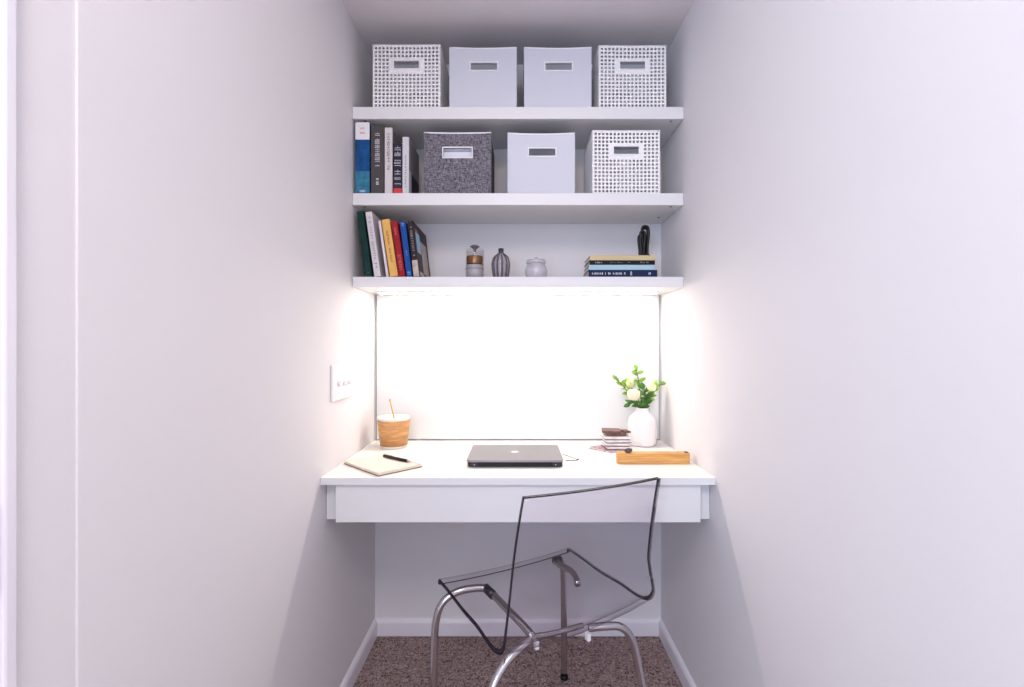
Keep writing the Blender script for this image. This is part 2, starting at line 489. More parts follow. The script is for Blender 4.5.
t = thing('added_cloth', 'pale folded cloth added to brighten the slot of the charcoal box', 'cloth', (-.2018, YBX - BDY / 2 + .024, Z2 + .0062))  # cloth added behind the slot so the opening looks bright
bm = B()
for k in range(5): box(bm, -.085, .085, -.008, .010, .001 + k * .036, .0355 + k * .036, .006, 3)
obj('cloth_folds', bm, mat('pale_cloth', rgb(226, 228, 240), .8), t, smooth=True)

# ------------------------------------------------------------------ books
def cover(name, col, rough=0.5, var=0.0, vs=60):
    k = .62 if max(col[:3]) < .6 else .9
    return mat('cover_' + name, (col[0] * k, col[1] * k, col[2] * k, 1), rough, var=var, vscale=vs, spec=.2)
def marks(bm, x0, x1, z0, z1, n, seed, y=-.0004, step_gap=.35):
    rnd = random.Random(seed); dz = (z1 - z0) / n
    for k in range(n):
        if rnd.random() < .14: continue
        a = z0 + k * dz; ln = dz * (1 - step_gap)
        kind = rnd.randrange(3); xm = (x0 + x1) / 2; t = min(.0012, (x1 - x0) * .25)
        if kind == 0:
            box(bm, x0, x1, y, 0, a, a + t); box(bm, x0, x1, y, 0, a + ln - t, a + ln); box(bm, x0, x0 + t, y, 0, a + t, a + ln - t)
        elif kind == 1:
            box(bm, x0, x1, y, 0, a + ln / 2 - t / 2, a + ln / 2 + t / 2); box(bm, x1 - t, x1, y, 0, a, a + ln / 2 - t / 2)
        else:
            box(bm, x0, x1, y, 0, a, a + t); box(bm, xm, xm + t, y, 0, a + t, a + ln)
def book(label, loc, th, h, d, cov, rot=(0, 0, 0), spine=None, letters=(), patches=(), art=(), group=None):
    """origin at the bottom left corner of the spine; spine faces -Y"""
    t = thing('book', label, 'book', loc, rot, group)
    c = .0014 if th < .012 else .002
    bm = B()
    box(bm, 0, c, 0.0, d, 0, h, .0004, 1); box(bm, th - c, th, 0.0, d, 0, h, .0004, 1)
    box(bm, c, th - c, 0, c, 0, h)
    obj('cover', bm, cov, t)
    obj('page_block', box(B(), c + .0002, th - c - .0002, c + .0004, d - .003, .0025, h - .0025), M['paper'], t)
    for (z0, z1, m, nm) in patches:       # printed bands on the spine
        obj(nm, box(B(), .0001, th - .0001, -.0003, -.00002, z0, z1), m, t)
    for (z0, z1, n, wfrac, m, seed) in letters:
        bm = B(); marks(bm, th * (.5 - wfrac / 2), th * (.5 + wfrac / 2), z0, z1, n, seed, -.0008)
        for v in bm.verts: v.co.y = min(v.co.y, -.0003)
        obj('spine_lettering', bm, m, t)
    for (y0, y1, z0, z1, m, nm) in art:   # printed areas on the right-hand cover
        obj(nm, box(B(), th + .00002, th + .0004, y0, y1, z0, z1), m, t)
    return t
PRINT_W = mat('print_white', rgb(225, 222, 225), .6); PRINT_K = mat('print_black', rgb(40, 36, 40), .6)
PRINT_R = mat('print_red', rgb(200, 40, 38), .5); PRINT_LB = mat('print_pale_blue', rgb(150, 190, 215), .5)
PRINT_T = mat('print_teal', rgb(24, 110, 140), .5, var=.3, vscale=60); PRINT_B = mat('print_beige', rgb(180, 165, 155), .5, var=.25, vscale=40)
PRINT_NB = mat('print_navy', rgb(22, 22, 40), .5)
YK = 1.664
g2 = 'books standing on the middle shelf'
book('thick blue book with white top on its spine, against the left wall', (-.541, YK, Z2), .047, .2375, .17, cover('blue', rgb(18, 92, 160), var=.25, vs=40), group=g2,
     patches=((.180, .2372, PRINT_W, 'white_band'), (.004, .075, PRINT_T, 'teal_band')), letters=((.200, .222, 3, .3, PRINT_R, 2), (.006, .014, 2, .4, PRINT_W, 5)))
book('tall dark grey book with pale spine lettering on the middle shelf', (-.4895, YK, Z2), .043, .2285, .16, cover('grey', rgb(92, 86, 88)), group=g2,
     letters=((.092, .205, 17, .36, PRINT_W, 3), (.03, .052, 6, .2, PRINT_W, 4)))
book('white book with black spine lettering on the middle shelf', (-.4436, YK, Z2), .0256, .220, .16, cover('white', rgb(214, 208, 208)), group=g2,
     letters=((.080, .205, 14, .35, PRINT_K, 6), (.004, .01, 1, .4, PRINT_K, 1)), art=((.004, .15, .003, .217, mat('print_grey', rgb(110, 106, 110), .5), 'front_print'),))
book('short dark book with large silver lettering and red foot', (-.4146, YK, Z2), .0280, .167, .15, cover('slate', rgb(52, 50, 72)), group=g2,
     letters=((.030, .160, 15, .72, PRINT_W, 8),), patches=((.0005, .018, PRINT_R, 'red_band'),))
book('slim white book standing nearest the charcoal box', (-.3846, YK, Z2), .0215, .189, .17, cover('offwhite', rgb(212, 210, 216)), group=g2,
     letters=((.02, .13, 10, .18, PRINT_K, 9),), art=((.004, .165, .08, .186, mat('print_mid_grey', rgb(140, 138, 146), .5), 'front_print'), (.04, .165, .003, .08, PRINT_NB, 'front_dark_print')))
g3 = 'books leaning left on the lowest shelf'
def lean(label, x, th, h, d, ang, cov, **k):
    return book(label, (x, YK, Z3 + .0005), th, h, d, cov, rot=(0, -math.radians(ang), 0), group=g3, **k)
lean('dark green book leaning against the left wall on the lowest shelf', -.508, .022, .218, .17, 7.7, cover('green', rgb(10, 62, 58), var=.2), letters=((.012, .02, 2, .4, mat('print_green', rgb(50, 150, 130), .5), 3),))
lean('tall white book with grey spine lettering, beside the dark green book', -.478, .0215, .217, .17, 8.0, cover('white_tall', rgb(216, 210, 214)), letters=((.06, .205, 17, .4, mat('print_soft_grey', rgb(120, 116, 124), .6), 11), (.03, .05, 2, .45, PRINT_K, 12)))
lean('very thin white book, left of the yellow book', -.4385, .008, .189, .16, 8.2, cover('thin', rgb(222, 214, 220)))
lean('yellow-orange book leaning on the lowest shelf', -.4255, .0262, .192, .16, 8.7, cover('yellow', rgb(232, 180, 98)), letters=((.05, .165, 12, .24, PRINT_K, 13),))
lean('red book leaning on the lowest shelf', -.3950, .0195, .186, .15, 8.3, cover('red', rgb(186, 24, 44)), letters=((.015, .075, 8, .5, mat('print_pink', rgb(220, 110, 120), .5), 14), (.14, .175, 4, .3, mat('print_rose', rgb(220, 110, 120), .5), 15)))
lean('bright blue book between the red and the brown one', -.3705, .0185, .184, .15, 7.3, cover('royal', rgb(20, 88, 178)), letters=((.006, .018, 2, .5, PRINT_LB, 16), (.07, .09, 3, .2, PRINT_LB, 17), (.17, .18, 2, .4, PRINT_LB, 18)))
lean('dark brown illustrated book at the right end of the leaning row', -.3470, .0185, .186, .235, 6.6, cover('brown', rgb(52, 36, 40)),
     letters=((.07, .18, 14, .35, PRINT_B, 19),), patches=((.001, .055, PRINT_B, 'beige_band'),),
     art=((.02, .085, .085, .155, PRINT_LB, 'blue_print'), (.095, .20, .02, .135, PRINT_B, 'figure_print'), (.02, .09, .006, .02, PRINT_B, 'pale_print'), (.02, .06, .157, .165, mat('print_orange', rgb(170, 100, 70), .5), 'orange_print')))

g4 = 'books lying in a stack on the lowest shelf'
def flat(label, ztop, th, x, ln, d, cov, **k):
    return book(label, (x + .003, 1.672, ztop), th, ln, d, cov, rot=(0, PI / 2, 0), group=g4, **k)
def wordrow(z0, z1, n, wf, m, sd): return (z0, z1, n, wf, m, sd)
zz = Z3 + .0002
flat('navy book with white spine lettering, at the bottom of the flat stack', zz + .0245, .0243, .233, .230, .14, cover('navy', rgb(20, 44, 88)), letters=((.012, .13, 22, .28, PRINT_W, 21), (.14, .147, 1, .5, PRINT_W, 22), (.2, .213, 3, .3, PRINT_W, 23)))
flat('pale blue book second from the bottom of the flat stack', zz + .0415, .0168, .235, .218, .14, cover('pale_blue', rgb(168, 200, 214)))
flat('black book with small spine lettering, under the beige one', zz + .0565, .0148, .236, .219, .14, cover('black', rgb(18, 20, 18)), letters=((.02, .045, 4, .35, PRINT_B, 24), (.07, .14, 6, .14, PRINT_B, 25), (.17, .21, 4, .3, PRINT_B, 26)))
flat('beige book on top of the flat stack, under the black cable', zz + .0735, .0168, .237, .220, .14, cover('beige', rgb(206, 188, 148)))
ZTOP = zz + .0735

# coiled black cable on the flat stack
bm = B(); rnd = random.Random(4)
def hairpin(cx, cy, w, wb, h, r, yo):
    pts = [(cx - wb, cy - yo, r), (cx - wb, cy - yo, h * .35), (cx - w, cy - yo, h * .68), (cx - w * .85, cy, h - w * .8), (cx, cy + yo * .5, h - r),
           (cx + w * .85, cy + yo, h - w * .8), (cx + w, cy + yo, h * .70), (cx + wb, cy + yo, h * .35), (cx + wb, cy + yo, r)]
    tube(bm, smooth_path(pts, 6), r, 10)
hairpin(.004, 0, .0125, .0080, .118, .0044, .002)
hairpin(.005, .0095, .0090, .0050, .112, .0042, .002)
hairpin(-.008, -.0095, .0085, .0050, .096, .0042, .001)
hairpin(-.006, .019, .0100, .0065, .090, .0042, .002)
t = thing('cable', 'looped black cable standing on the flat stack of books', 'cable', (.4405, 1.745, ZTOP + .0003))
obj('cord', bm, M['cord_black'], t, smooth=True)
bm = B(); tube(bm, [Vector(((.0165) * math.cos(a) + .000, .004 + .021 * math.sin(a), .012)) for a in [2 * PI * k / 24 for k in range(24)]], .003, 8, closed=True)
obj('tie', bm, M['black'], t, smooth=True)

# ------------------------------------------------------------------ jars and vases on the lowest shelf
GL = clear_mat('clear_glass', (.93, .93, .94, 1), 1.45, .02)
SMOKE = clear_mat('smoked_glass', (.66, .62, .66, 1), 1.45, .05, body=.45, bodycol=rgb(96, 88, 96))
VGL = clear_mat('pale_smoke_glass', (.86, .83, .86, 1), 1.45, .05, body=.3, bodycol=rgb(150, 142, 150))
FROST = clear_mat('frosted_glass', (.9, .9, .92, 1), 1.45, .1, body=.4, bodycol=rgb(226, 222, 228))
AMBER = mat('amber_band', rgb(150, 98, 44), .25, metal=.35)
WAX = mat('candle_wax', rgb(212, 206, 206), .5)
SMK = mat('dark_collar', rgb(52, 52, 62), .3)
xj = lambda px, d: (px - 518) * d / F
t = thing('glass_jar', 'clear glass jar with an amber band and mushroom stopper', 'jar', (xj(474.8, 1.75), 1.75, Z3 + .0003))
R = .0325
obj('glass_wall', lathe(B(), [(R - .002, 0), (R, .002), (R, .104), (R - .001, .106), (R - .003, .105), (R - .003, .004), (0, .003)], 48, cap=False), GL, t, smooth=True)
obj('wax_fill', lathe(B(), [(0, .005), (R - .0035, .005), (R - .0035, .0520), (0, .053)], 40), WAX, t, smooth=True)
obj('amber_band', lathe(B(), [(R - .0034, .0560), (R - .0034, .0815), (R - .0040, .0825), (.006, .0827), (.006, .0560)], 40, cap=False), AMBER, t, smooth=True)
obj('groove_ring', lathe(B(), [(R + .0002, .037), (R + .0007, .0375), (R + .0007, .0385), (R + .0002, .039)], 40, cap=False), M['panel_edge'], t, smooth=True)
obj('stopper', lathe(B(), [(0, .083), (.007, .083), (.0055, .092), (.0055, .106), (.0115, .112), (.0170, .115), (.0165, .1185), (.008, .1225), (0, .123)], 32), SMOKE, t, smooth=True)

t = thing('ribbed_vase', 'smoky grey ribbed glass vase with a dark collar', 'vase', (xj(501, 1.75), 1.75, Z3 + .0003))
vprof = [(.021, 0), (.024, .003), (.0275, .025), (.0305, .048), (.030, .062), (.0245, .080), (.013, .090), (.009, .094), (.0075, .096)]
obj('vase_wall', lathe(B(), vprof, 64), VGL, t, smooth=True)
bm = B()
for k in range(11):
    a = 2 * PI * (k + .5) / 11
    tube(bm, smooth_path([Vector(((r_ + .0006) * math.cos(a), (r_ + .0006) * math.sin(a), max(z_, .002))) for r_, z_ in vprof[1:-1]], 4), .0030, 8, rfun=lambda q: 1.1 - .75 * q)
obj('ribs', bm, SMOKE, t, smooth=True)
obj('collar', lathe(B(), [(.009, .0965), (.0095, .110), (.0075, .110), (.0065, .0965)], 24, cap=False), SMK, t, smooth=True)

t = thing('candle_pot', 'small round frosted glass pot with a lid', 'candle holder', (xj(536, 1.75), 1.75, Z3 + .0003))
obj('pot', lathe(B(), [(.022, 0), (.030, .003), (.0385, .015), (.0395, .026), (.036, .038), (.0315, .046), (.031, .049), (.0275, .049), (.028, .044), (0, .043)], 48), FROST, t, smooth=True)
obj('lid', lathe(B(), [(0, .0495), (.033, .0495), (.0355, .052), (.0355, .056), (.032, .0595), (.012, .061), (.0055, .0615), (.0055, .067), (0, .0685)], 48), FROST, t, smooth=True)

for ch in t.children:
    for v in ch.data.vertices: v.co.z *= 1.17
# ------------------------------------------------------------------ on the desk
# candle cup
t = thing('candle_cup', 'tapered wood-sleeved cup at the back left of the desk', 'cup', (-.446, 1.797, DT + .0003))
obj('cup_body', lathe(B(), [(.040, 0), (.0445, .001), (.0455, .010), (.0565, .104), (.0575, .1085), (.0555, .1095), (.0530, .106), (.052, .098), (0, .097)], 8 * 8), mat('cup_white', rgb(240, 234, 222), .45), t, smooth=True)
obj('wood_sleeve', lathe(B(), [(.0462, .0085), (.0478, .0085), (.0582, .0985), (.0566, .0985)], 64, cap=False), M['veneer'], t, smooth=True)
tt = thing('stir_stick', 'thin gold stick leaning in the wood-sleeved cup', 'stick', (-.446, 1.797, DT + .0985))
obj('stick_shaft', cyl(B(), (0.002, 0, .0), (-.013, -.004, .068), .0021, 10), M['brass'], tt, smooth=True)
obj('stick_tip', cyl(B(), (-.0131, -.004, .0685), (-.0145, -.0043, .0745), .0029, 10), M['brass'], tt, smooth=True)

# notebook
NBK = Vector((-.392, 1.402))
ang = math.radians(45.5)
t = thing('notebook', 'pale notebook lying open-edged on the desk under a pen', 'notebook', (NBK.x, NBK.y, DT + .0003), (0, 0, ang))
w, l = .150, .207
obj('back_cover', box(B(), 0, w, 0, l, 0, .0016, .0004, 1), mat('notebook_kraft', rgb(120, 96, 84), .7), t)
obj('page_block', box(B(), .002, w - .003, .002, l - .002, .0018, .0085, .0006, 1), M['paper'], t)
obj('front_cover', box(B(), 0, w, 0, l, .0087, .0100, .0004, 1), mat('notebook_cover', rgb(238, 216, 204), .6, var=.03), t)
obj('elastic_band', box(B(), w - .014, w - .010, -.0005, l + .0005, .0101, .0108), mat('band_grey', rgb(198, 190, 182), .6), t)
# pen, lying across the notebook
p0 = Vector((xj(383.5, 1.592), 1.592)); p1 = Vector((xj(411.5, 1.512), 1.512))
dv = p1 - p0; L = dv.length
t = thing('pen', 'black pen with a metal tip lying on the notebook', 'pen', (p0.x, p0.y, DT + .0155), (0, 0, math.atan2(dv.y, dv.x)))
obj('barrel', tube(B(), [Vector((x, 0, 0)) for x in (0, .002, L * .5, L * .86)], .0046, 16, rfun=lambda s: .7 if s < .01 else 1), M['black'], t, smooth=True)
obj('tip', tube(B(), [Vector((x, 0, 0)) for x in (L * .862, L * .93, L)], .0042, 16, rfun=lambda s: 1 - .75 * s), M['grey_metal'], t, smooth=True)
obj('clip', box(B(), .004, .040, -.0012, .0012, .0050, .0062, .0004, 1), M['grey_metal'], t)

# laptop
LX0, LX1, LY0, LY1 = -.155, .137, 1.502, 1.728
t = thing('laptop', 'closed silver-grey laptop in the middle of the desk', 'laptop', ((LX0 + LX1) / 2, LY0, DT))
hw = (LX1 - LX0) / 2; LD = LY1 - LY0
LID = mat('laptop_aluminium', rgb(140, 136, 138), .38, metal=.55)
LBASE = mat('laptop_dark_edge', rgb(52, 48, 56), .4, metal=.5)
bm = prism(B(), rrect(-hw + .002, hw - .002, .002, LD, .012), .002, .0155); obj('base_case', bm, LBASE, t)
bm = prism(B(), rrect(-hw, hw, 0, LD, .012), .0165, .0225)
bmesh.ops.bevel(bm, geom=[e for e in bm.edges if all(v.co.z > .022 for v in e.verts)], offset=.0014, segments=3, affect='EDGES')
obj('lid', bm, LID, t)
obj('hinge', box(B(), -hw * .78, hw * .78, .0005, .0040, .0050, .0163, .001, 2), M['black'], t)
for sx in (-1, 1):
    obj('hinge_screw', cyl(B(), (sx * hw * .84, .0012, .008), (sx * hw * .84, .0022, .008), .0016, 10), M['grey_metal'], t)
    for sy in (.02, LD - .02):
        obj('foot', lathe(B(), [(0, 0), (.006, 0), (.006, .0019), (0, .0019)], 16, cx=sx * (hw - .02), cy=sy), M['black'], t)
# bitten-fruit emblem
def fruit():
    pts = []
    for k in range(72):
        a = 2 * PI * k / 72
        r = 1.0 + .06 * math.cos(2 * a) - .14 * math.exp(-((a - PI / 2) / .28) ** 2) - .07 * math.exp(-((a - 1.5 * PI) / .25) ** 2)
        x, y = r * math.cos(a) * .95, r * math.sin(a)
        if (x - 1.25) ** 2 + (y - .12) ** 2 < .5 ** 2:
            dx, dy = x - 1.25, y - .12; q = .5 / math.hypot(dx, dy); x, y = 1.25 + dx * q, .12 + dy * q
        pts.append((x * .0135, y * .0150))
    return pts
bm = prism(B(), fruit(), .02252, .02285)
leaf = [(.0000 + .0045 * math.cos(a) * .55 + .0035, .0205 + .0045 * math.sin(a)) for a in [2 * PI * k / 16 for k in range(16)]]
prism(bm, leaf, .02252, .02285)
for v in bm.verts: v.co.y += .115
e = obj('emblem', bm, mat('emblem_silver', rgb(225, 223, 225), .25, metal=.2), t); e['label'] = 'pale bitten-fruit emblem'

# thin wire beside the laptop
bm = B()
def dpt(px, py, z=DT + .0022):
    d = (EYE - z) * F / (py - 341.5); return Vector((xj(px, d), d, z))
a0 = dpt(562.5, 454.3); a1 = dpt(570, 456.5); a2 = dpt(575.5, 458.8); a3 = dpt(578, 459.4)
a4 = dpt(576, 460.3); a5 = dpt(571, 460.6); a6 = dpt(565.5, 460.3)
tube(bm, smooth_path([a0, a1, a2, a3, a4, a5, a6], 6), .0011, 8)
t = thing('wire_loop', 'thin dark wire loop lying at the right side of the laptop', 'wire', (a0.x, a0.y, DT))
for v in bm.verts: v.co -= Vector((a0.x, a0.y, DT))
obj('wire', bm, M['hole'], t, smooth=True)
bm = B(); tip = a3 - Vector((a0.x, a0.y, DT))
bmesh.ops.create_uvsphere(bm, u_segments=12, v_segments=8, radius=.0026, matrix=Matrix.Translation(tip + Vector((.001, 0, .0006))))
obj('bead_end', bm, M['hole'], t, smooth=True)

# bamboo case
t = thing('bamboo_case', 'long narrow bamboo case near the right front of the desk', 'case', (.421, 1.546, DT + .0003))
bm = B(); prism(bm, rrect(-.113, .113, 0, .034, .008), 0, .032)
bmesh.ops.bevel(bm, geom=[e for e in bm.edges if all(v.co.z > .0315 for v in e.verts) or all(v.co.z < .0005 for v in e.verts)], offset=.002, segments=2, affect='EDGES')
obj('case_body', bm, M['bamboo'], t)
obj('end_clasp', box(B(), .099, .108, .008, .020, .0322, .0350, .001), M['hole'], t)
t = thing('pebble', 'small dark round pebble on the left end of the bamboo case', 'pebble', (xj(628.5, 1.553), 1.5560, DT + .0326))
bm = B(); bmesh.ops.create_uvsphere(bm, u_segments=24, v_segments=14, radius=1.0)
for v in bm.verts: v.co = Vector((v.co.x * .0125, v.co.y * .0085, .0075 + v.co.z * .0075))
obj('stone', bm, mat('dark_stone', rgb(74, 60, 68), .35, var=.15, vscale=120), t, smooth=True)

# coasters with brown wooden pieces
SX, SY = xj(616.5, 1.745), 1.752
mc = mat('coaster_white', rgb(225, 218, 218), .4, var=.12, vscale=50)
md = mat('coaster_dark_edge', rgb(92, 80, 84), .6)
mp_ = mat('coaster_pattern', rgb(160, 126, 134), .5, var=.5, vscale=70)
z = DT + .0003
for k, (dx, dy, rz, m_, lb) in enumerate(((-.025, .003, 41, mp_, 'pink patterned square tile lying at the bottom of the coaster stack'),
                                        (-.020, .004, 35, mp_, 'pink patterned square tile second from the bottom of the coaster stack'))):
    t = thing('tile', lb, 'tile', (SX + dx, SY + dy, z), (0, 0, math.radians(rz)), 'patterned tiles')
    obj('tile_top', box(B(), -.050, .050, -.050, .050, .0022, .0036, .0004, 1), m_, t); obj('tile_backing', box(B(), -.050, .050, -.050, .050, 0, .0021), mc, t)
    z += .0038
labs = ['white marbled coaster at the bottom of the four-coaster pile', 'white marbled coaster second from the bottom of its pile', 'white marbled coaster third from the bottom of its pile', 'white marbled coaster on top of its pile, under the brown pieces']
for k in range(4):
    t = thing('coaster', labs[k], 'coaster', (SX + (.002, -.001, .001, -.002)[k], SY, z), (0, 0, math.radians((6, -4, 3, 0)[k])), 'white marbled coasters')
    obj('coaster_top', box(B(), -.044, .044, -.040, .040, .0032, .0105, .001, 2), mc, t)
    obj('cork_base', box(B(), -.043, .043, -.039, .039, 0, .0030), md, t)
    z += .0110
br = mat('dark_brown_wood', rgb(104, 74, 66), .5, var=.25, vscale=60)
z += .0001
t = thing('wooden_block', 'flat dark brown piece directly on the coasters, left of its twin', 'block', (SX - .006, SY, z), (0, 0, math.radians(4)), 'brown pieces on the coasters')
obj('slab', box(B(), -.032, .036, -.03, .03, 0, .0105, .003, 2), br, t)
t = thing('wooden_block', 'thin brown piece tilted on top of the stack, pointing left', 'block', (SX - .012, SY - .002, z + .0108), (0, 0, math.radians(-8)), 'brown pieces on the coasters')
obj('slab', box(B(), -.038, .026, -.03, .028, 0, .0085, .0025, 2), br, t)
t = thing('wooden_block', 'small brown piece at the right of the top of the stack', 'block', (SX + .034, SY - .004, z + .0107), (0, 0, math.radians(12)), 'brown pieces on the coasters')
obj('slab', box(B(), -.0145, .0095, -.022, .020, 0, .0065, .002, 2), br, t)

# white vase
VX, VY = .4560, 1.832
t = thing('flower_vase', 'white crumpled ceramic vase at the back right of the desk', 'vase', (VX, VY, DT + .0003))
def crump(a, z):
    return 1 + .05 * noise.noise(Vector((math.cos(a) * 2.2, math.sin(a) * 2.2, z * 22))) + .02 * noise.noise(Vector((math.cos(a) * 7, math.sin(a) * 7, z * 60)))
prof = [(.040, 0), (.047, .004), (.050, .02), (.0515, .05), (.052, .080), (.050, .100), (.044, .113), (.034, .123), (.026, .131), (.0235, .140), (.0245, .147), (.021, .147), (.020, .138), (.022, .12), (.030, .10), (0, .098)]
prof = [(r_, z_ * .925) for r_, z_ in prof]
obj('vase_body', lathe(B(), prof, 56, mod=crump), mat('white_ceramic', rgb(236, 230, 230), .5, bump=.5, bscale=60), t, smooth=False)

LEAFS = [mat('leaf_green', rgb(112, 158, 40), .5, var=.25, vscale=80), mat('leaf_dark_green', rgb(62, 112, 34), .5, var=.25, vscale=80), mat('leaf_lime', rgb(176, 208, 96), .5, var=.15, vscale=80)]
STEM = mat('stem_brown', rgb(84, 74, 40), .6)
def leaf_into(bm, base, dirv, ln, wd, nrm):
    d = dirv.normalized(); s = d.cross(nrm)
    if s.length < 1e-4: s = d.orthogonal()
    s.normalize(); n = s.cross(d); rows = []
    for k in range(6):
        u = k / 5; hw_ = wd * math.sin(PI * min(1, u * .92 + .06)) ** .8 * (1 if k < 5 else .15)
        c = base + d * (ln * u) - n * (ln * .25 * u * u)
        rows.append([bm.verts.new(c - s * hw_ + n * hw_ * .35), bm.verts.new(c), bm.verts.new(c + s * hw_ + n * hw_ * .35)])
    for k in range(5):
        for q in range(2): bm.faces.new((rows[k][q], rows[k][q + 1], rows[k + 1][q + 1], rows[k + 1][q]))
VB = Vector((VX, VY, DT + .0003))
def sprig(label, off, path, nleaf, size, mi, seed, start=.30):
    rnd = random.Random(seed)
    t = thing('leafy_sprig', label, 'flower', VB + Vector((off[0], off[1], .1)), group='leafy sprigs in the white vase')
    path = [(a_ * .86, b_, c_ * .93) for a_, b_, c_ in path]; size *= .94; nleaf = int(nleaf * 1.05)
    pts = smooth_path([(0, 0, 0), (0, 0, .034)] + path, 8)
    obj('stem', tube(B(), pts, .0014, 6), STEM, t, smooth=True)
    bm = B()
    for k in range(nleaf):
        u = start + (1 - start) * (k + .5) / nleaf
        p = pts[int(u * (len(pts) - 1))]; a = k * 2.4 + rnd.random()
        dv_ = Vector((math.cos(a), math.sin(a) * .6, .1 + rnd.random() * .8))
        leaf_into(bm, p, dv_, size * (.8 + .5 * rnd.random()), size * .29, Vector((rnd.uniform(-.4, .4), -1 + rnd.random() * .6, .5)))
    leaf_into(bm, pts[-1], pts[-1] - pts[-4], size, size * .3, Vector((0, -1, .3)))
    o = obj('leaves', bm, LEAFS[mi], t, smooth=True)
    md_ = o.modifiers.new('thickness', 'SOLIDIFY'); md_.thickness = .0005
    return t
sprig('tall central leafy sprig reaching highest above the white vase', (0, .004), [(-.006, 0, .09), (-.014, 0, .14), (-.024, 0, .185)], 15, .026, 0, 1, .25)
sprig('leafy sprig reaching out to the upper left of the vase', (-.009, .002), [(-.030, -.004, .070), (-.060, -.008, .110), (-.100, -.012, .150)], 13, .025, 0, 2, .50)
sprig('thin sprig reaching right from the vase past the panel edge', (.010, .003), [(.022, 0, .075), (.042, -.004, .115), (.068, -.006, .130)], 12, .020, 0, 3, .42)
sprig('dense dark green sprig in the middle of the bouquet', (.004, -.005), [(.006, -.006, .060), (.006, -.010, .085), (-.004, -.014, .115)], 18, .027, 1, 4, .2)
sprig('short sprig with drooping leaves at the lower left of the bouquet', (-.004, -.009), [(-.018, -.014, .050), (-.036, -.018, .062), (-.055, -.022, .058)], 7, .028, 1, 5, .35)
sprig('pale lime sprig left of the tall one, behind the rose', (-.012, .010), [(-.024, .008, .075), (-.036, .008, .11), (-.044, .006, .135)], 9, .024, 2, 6, .45)
sprig('pale lime sprig on the right of the bouquet', (.011, .010), [(.024, .006, .07), (.036, .006, .10), (.044, .004, .125)], 9, .024, 2, 7, .45)
def rose(label, off, path, r, col, seed):
    t = thing('rose', label, 'flower', VB + Vector((off[0], off[1], .1)), group='pale roses in the white vase')
    path = [(a_ * .86, b_, c_ * .93) for a_, b_, c_ in path]
    pts = smooth_path([(0, 0, 0), (0, 0, .034)] + path, 8)
    obj('stem', tube(B(), pts, .0016, 6), LEAFS[1], t, smooth=True)
    bm = B(); c = pts[-1] + Vector((0, 0, r * .8)); rnd = random.Random(seed)
    bmesh.ops.create_uvsphere(bm, u_segments=20, v_segments=12, radius=r * .72, matrix=Matrix.Translation(c))
    for layer, (n, rad, hh) in enumerate(((3, .55, .95), (4, .78, .8), (6, .98, .55))):
        for k in range(n):
            a0_ = 2 * PI * k / n + layer * .7; rows = []
            for j in range(7):
                v = j / 6; th_ = -.9 + v * (1.0 + hh * .75); row = []
                for i in range(7):
                    u = -1 + 2 * i / 6; a = a0_ + u * (PI / n) * 1.35
                    rr = r * rad * (math.cos(th_) + .10 * (v > .85) + .04 * u * u); 
                    row.append(bm.verts.new(c + Vector((rr * math.cos(a), rr * math.sin(a), r * 1.12 * math.sin(th_) * (1 - .12 * u * u)))))
                rows.append(row)
            for j in range(6):
                for i in range(6): bm.faces.new((rows[j][i], rows[j][i + 1], rows[j + 1][i + 1], rows[j + 1][i]))
    o = obj('bloom', bm, mat('rose_petal_%d' % seed, col, .6), t, smooth=True)
    md_ = o.modifiers.new('thickness', 'SOLIDIFY'); md_.thickness = .0006
    return t
rose('large cream rose at the front left of the bouquet', (-.008, -.012), [(-.024, -.022, .055), (-.041, -.034, .077)], .0225, rgb(238, 228, 200), 1)
rose('smaller pale green-white rose high at the left of the bouquet', (-.001, .013), [(-.02, .01, .09), (-.044, .006, .118)], .017, rgb(222, 228, 170), 2)
rose('smaller pale rose on the right side of the bouquet', (.002, -.014), [(.018, -.010, .075), (.030, -.010, .108)], .016, rgb(230, 232, 180), 3)

# ------------------------------------------------------------------ chair
SHELL = clear_mat('clear_smoke_acrylic', (.966, .957, .970, 1), 1.35, .02, graze=(.45, .40, .46, 1))
EDGE = mat('acrylic_cut_edge', rgb(30, 24, 36), .25, spec=.3)
FLr, FRr = Vector((-.2215, 1.42, 0)), Vector((.167, 1.64, 0))
Lb, Rb = Vector((-.058, 1.164, 0)), Vector((.335, 1.382, 0))
org = (FLr + FRr + Lb + Rb) / 4
chair = thing('chair', 'clear see-through plastic chair with chrome legs in front of the desk', 'chair', org)
prof = [(-.313, .4335), (-.3135, .438), (-.310, .443), (-.298, .4455), (-.24, .441), (-.16, .431), (-.08, .418), (-.03, .408), (.005, .405), (.034, .414), (.050, .438), (.056, .475), (.064, .54), (.078, .64), (.094, .725), (.108, .790)]
prof = [Vector((a, 0, b + (.008 if a > -.1 and b < .5 else 0))) for a, b in prof]
pp = smooth_path(prof, 5)
rl = (Lb - FLr).normalized(); rr_ = (Rb - FRr).normalized(); wv = (Rb - Lb).normalized()
bm = B(); NU = 28; grid = []
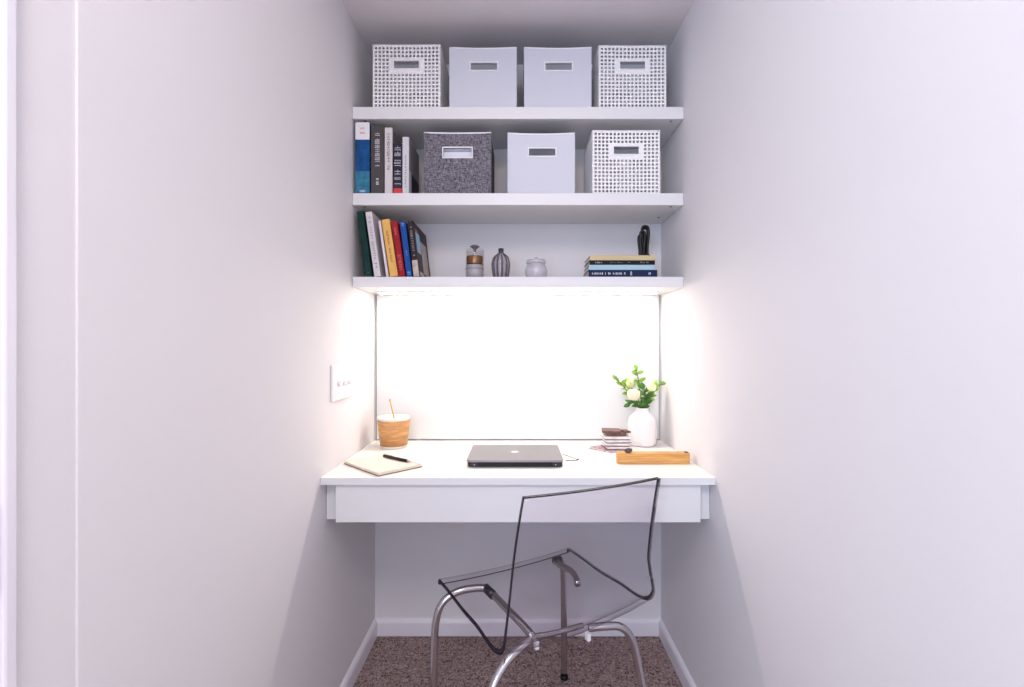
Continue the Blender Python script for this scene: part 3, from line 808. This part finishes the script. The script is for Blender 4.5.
for p in pp:
    s, z = p.x, p.z; up = max(0, (z - .45) / .34) if s > .03 else 0
    a = Lb + rl * s + wv * (.004 * min(1, up * 3) + .009 * up * up); b = Rb + rr_ * s - wv * (.034 * min(1, up * 3) + .010 * max(0, up - .4))
    bendk = math.exp(-((s - .02) / .10) ** 2) if z < .5 else 0
    zl = z; zr = z - .010 * up + .011 * bendk
    row = []
    bendk = math.exp(-((s - .0) / .10) ** 2) if z < .5 else 0
    for i in range(NU + 1):
        u = i / NU; q = 4 * u * (1 - u)
        c = a.lerp(b, u) + Vector((0, 0, zl + (zr - zl) * u))
        c.z -= .020 * q * bendk + (.008 * q if s < .03 else 0) * (1 - bendk)
        if s > .02: c += (rl * .013) * q * min(1, (z - .40) / .15)
        row.append(bm.verts.new(c - org))
    grid.append(row)
for j in range(len(grid) - 1):
    for i in range(NU): bm.faces.new((grid[j][i], grid[j][i + 1], grid[j + 1][i + 1], grid[j + 1][i]))
sh = obj('seat_shell', bm, [SHELL, EDGE], chair, smooth=True)
md_ = sh.modifiers.new('thickness', 'SOLIDIFY'); md_.thickness = .012; md_.offset = 0; md_.material_offset_rim = 1
sh['label'] = 'one-piece clear smoky seat and back'
RT = .0105
def leg(pts, nm='leg', r=RT):
    o = obj(nm, tube(B(), smooth_path([Vector(p) - org for p in pts], 8), r, 18), M['chrome'], chair, smooth=True)
    return o
# rails under the seat, each with a front and a rear leg
fl = [(-.238, 1.405, .018), (-.236, 1.41, .25), (-.232, 1.415, .335), (-.214, 1.422, .385), (-.175, 1.434, .409), (-.125, 1.446, .414), (-.098, 1.450, .412)]
railL = [(-.090, 1.446, .411), (-.072, 1.424, .408), (-.038, 1.375, .400), (.010, 1.305, .390), (.036, 1.262, .383)]
rlg = [(.030, 1.254, .379), (.006, 1.240, .368), (-.030, 1.216, .345), (-.062, 1.190, .30), (-.083, 1.172, .22), (-.118, 1.140, .018)]
fr = [(.154, 1.665, .018), (.1515, 1.655, .25), (.149, 1.645, .36), (.145, 1.640, .395), (.134, 1.632, .412), (.125, 1.622, .416)]
railR = [(.122, 1.612, .415), (.136, 1.588, .416), (.162, 1.560, .413), (.176, 1.53, .406), (.179, 1.50, .399)]
rrg = [(.186, 1.318, .372), (.225, 1.322, .374), (.272, 1.330, .368), (.302, 1.336, .335), (.320, 1.342, .27), (.345, 1.350, .13), (.362, 1.356, .018)]
for pts in (fl, rlg, fr, rrg):
    lg = leg(pts)
    p = Vector(pts[0]) - org
    obj('foot_cap', lathe(B(), [(0, .0045), (.0125, .0045), (.0135, .010), (.0125, .017), (0, .0178)], 20, cx=p.x, cy=p.y), M['black'], lg, smooth=True)
leg(railL, 'seat_rail', .0100); leg(railR, 'seat_arm', .0100)
for p_, q_ in (((-.094, 1.452, .4115), (-.070, 1.418, .4070)), ((.118, 1.620, .4150), (.138, 1.636, .4150))):
    o = obj('joint_collar', cyl(B(), Vector(p_) - org, Vector(q_) - org, .0125, 18), mat('dark_joint', rgb(60, 56, 62), .3, metal=.6), chair, smooth=True); o['label'] = 'dark joint collar'

leg([(.028, 1.262, .3815), (.08, 1.290, .372), (.13, 1.310, .372), (.172, 1.326, .3745)], 'crossbar', .0070)
def clipm(p, rz):
    bm = B(); box(bm, -.005, .005, -.007, .007, -.024, -.004, .0015, 2)
    bmesh.ops.transform(bm, matrix=Matrix.Translation(Vector(p) - org) @ Matrix.Rotation(rz, 4, 'Z'), verts=bm.verts[:])
    obj('mounting_clip', bm, M['white_plastic'], chair)
clipm((.046, 1.258, .378), .5); clipm((.182, 1.300, .374), .5)
obj('rivet', (lambda b: (bmesh.ops.create_uvsphere(b, u_segments=12, v_segments=8, radius=.003, matrix=Matrix.Translation(Vector((.345, 1.313, .60)) - org)), b)[1])(B()), M['grey_metal'], chair, smooth=True)
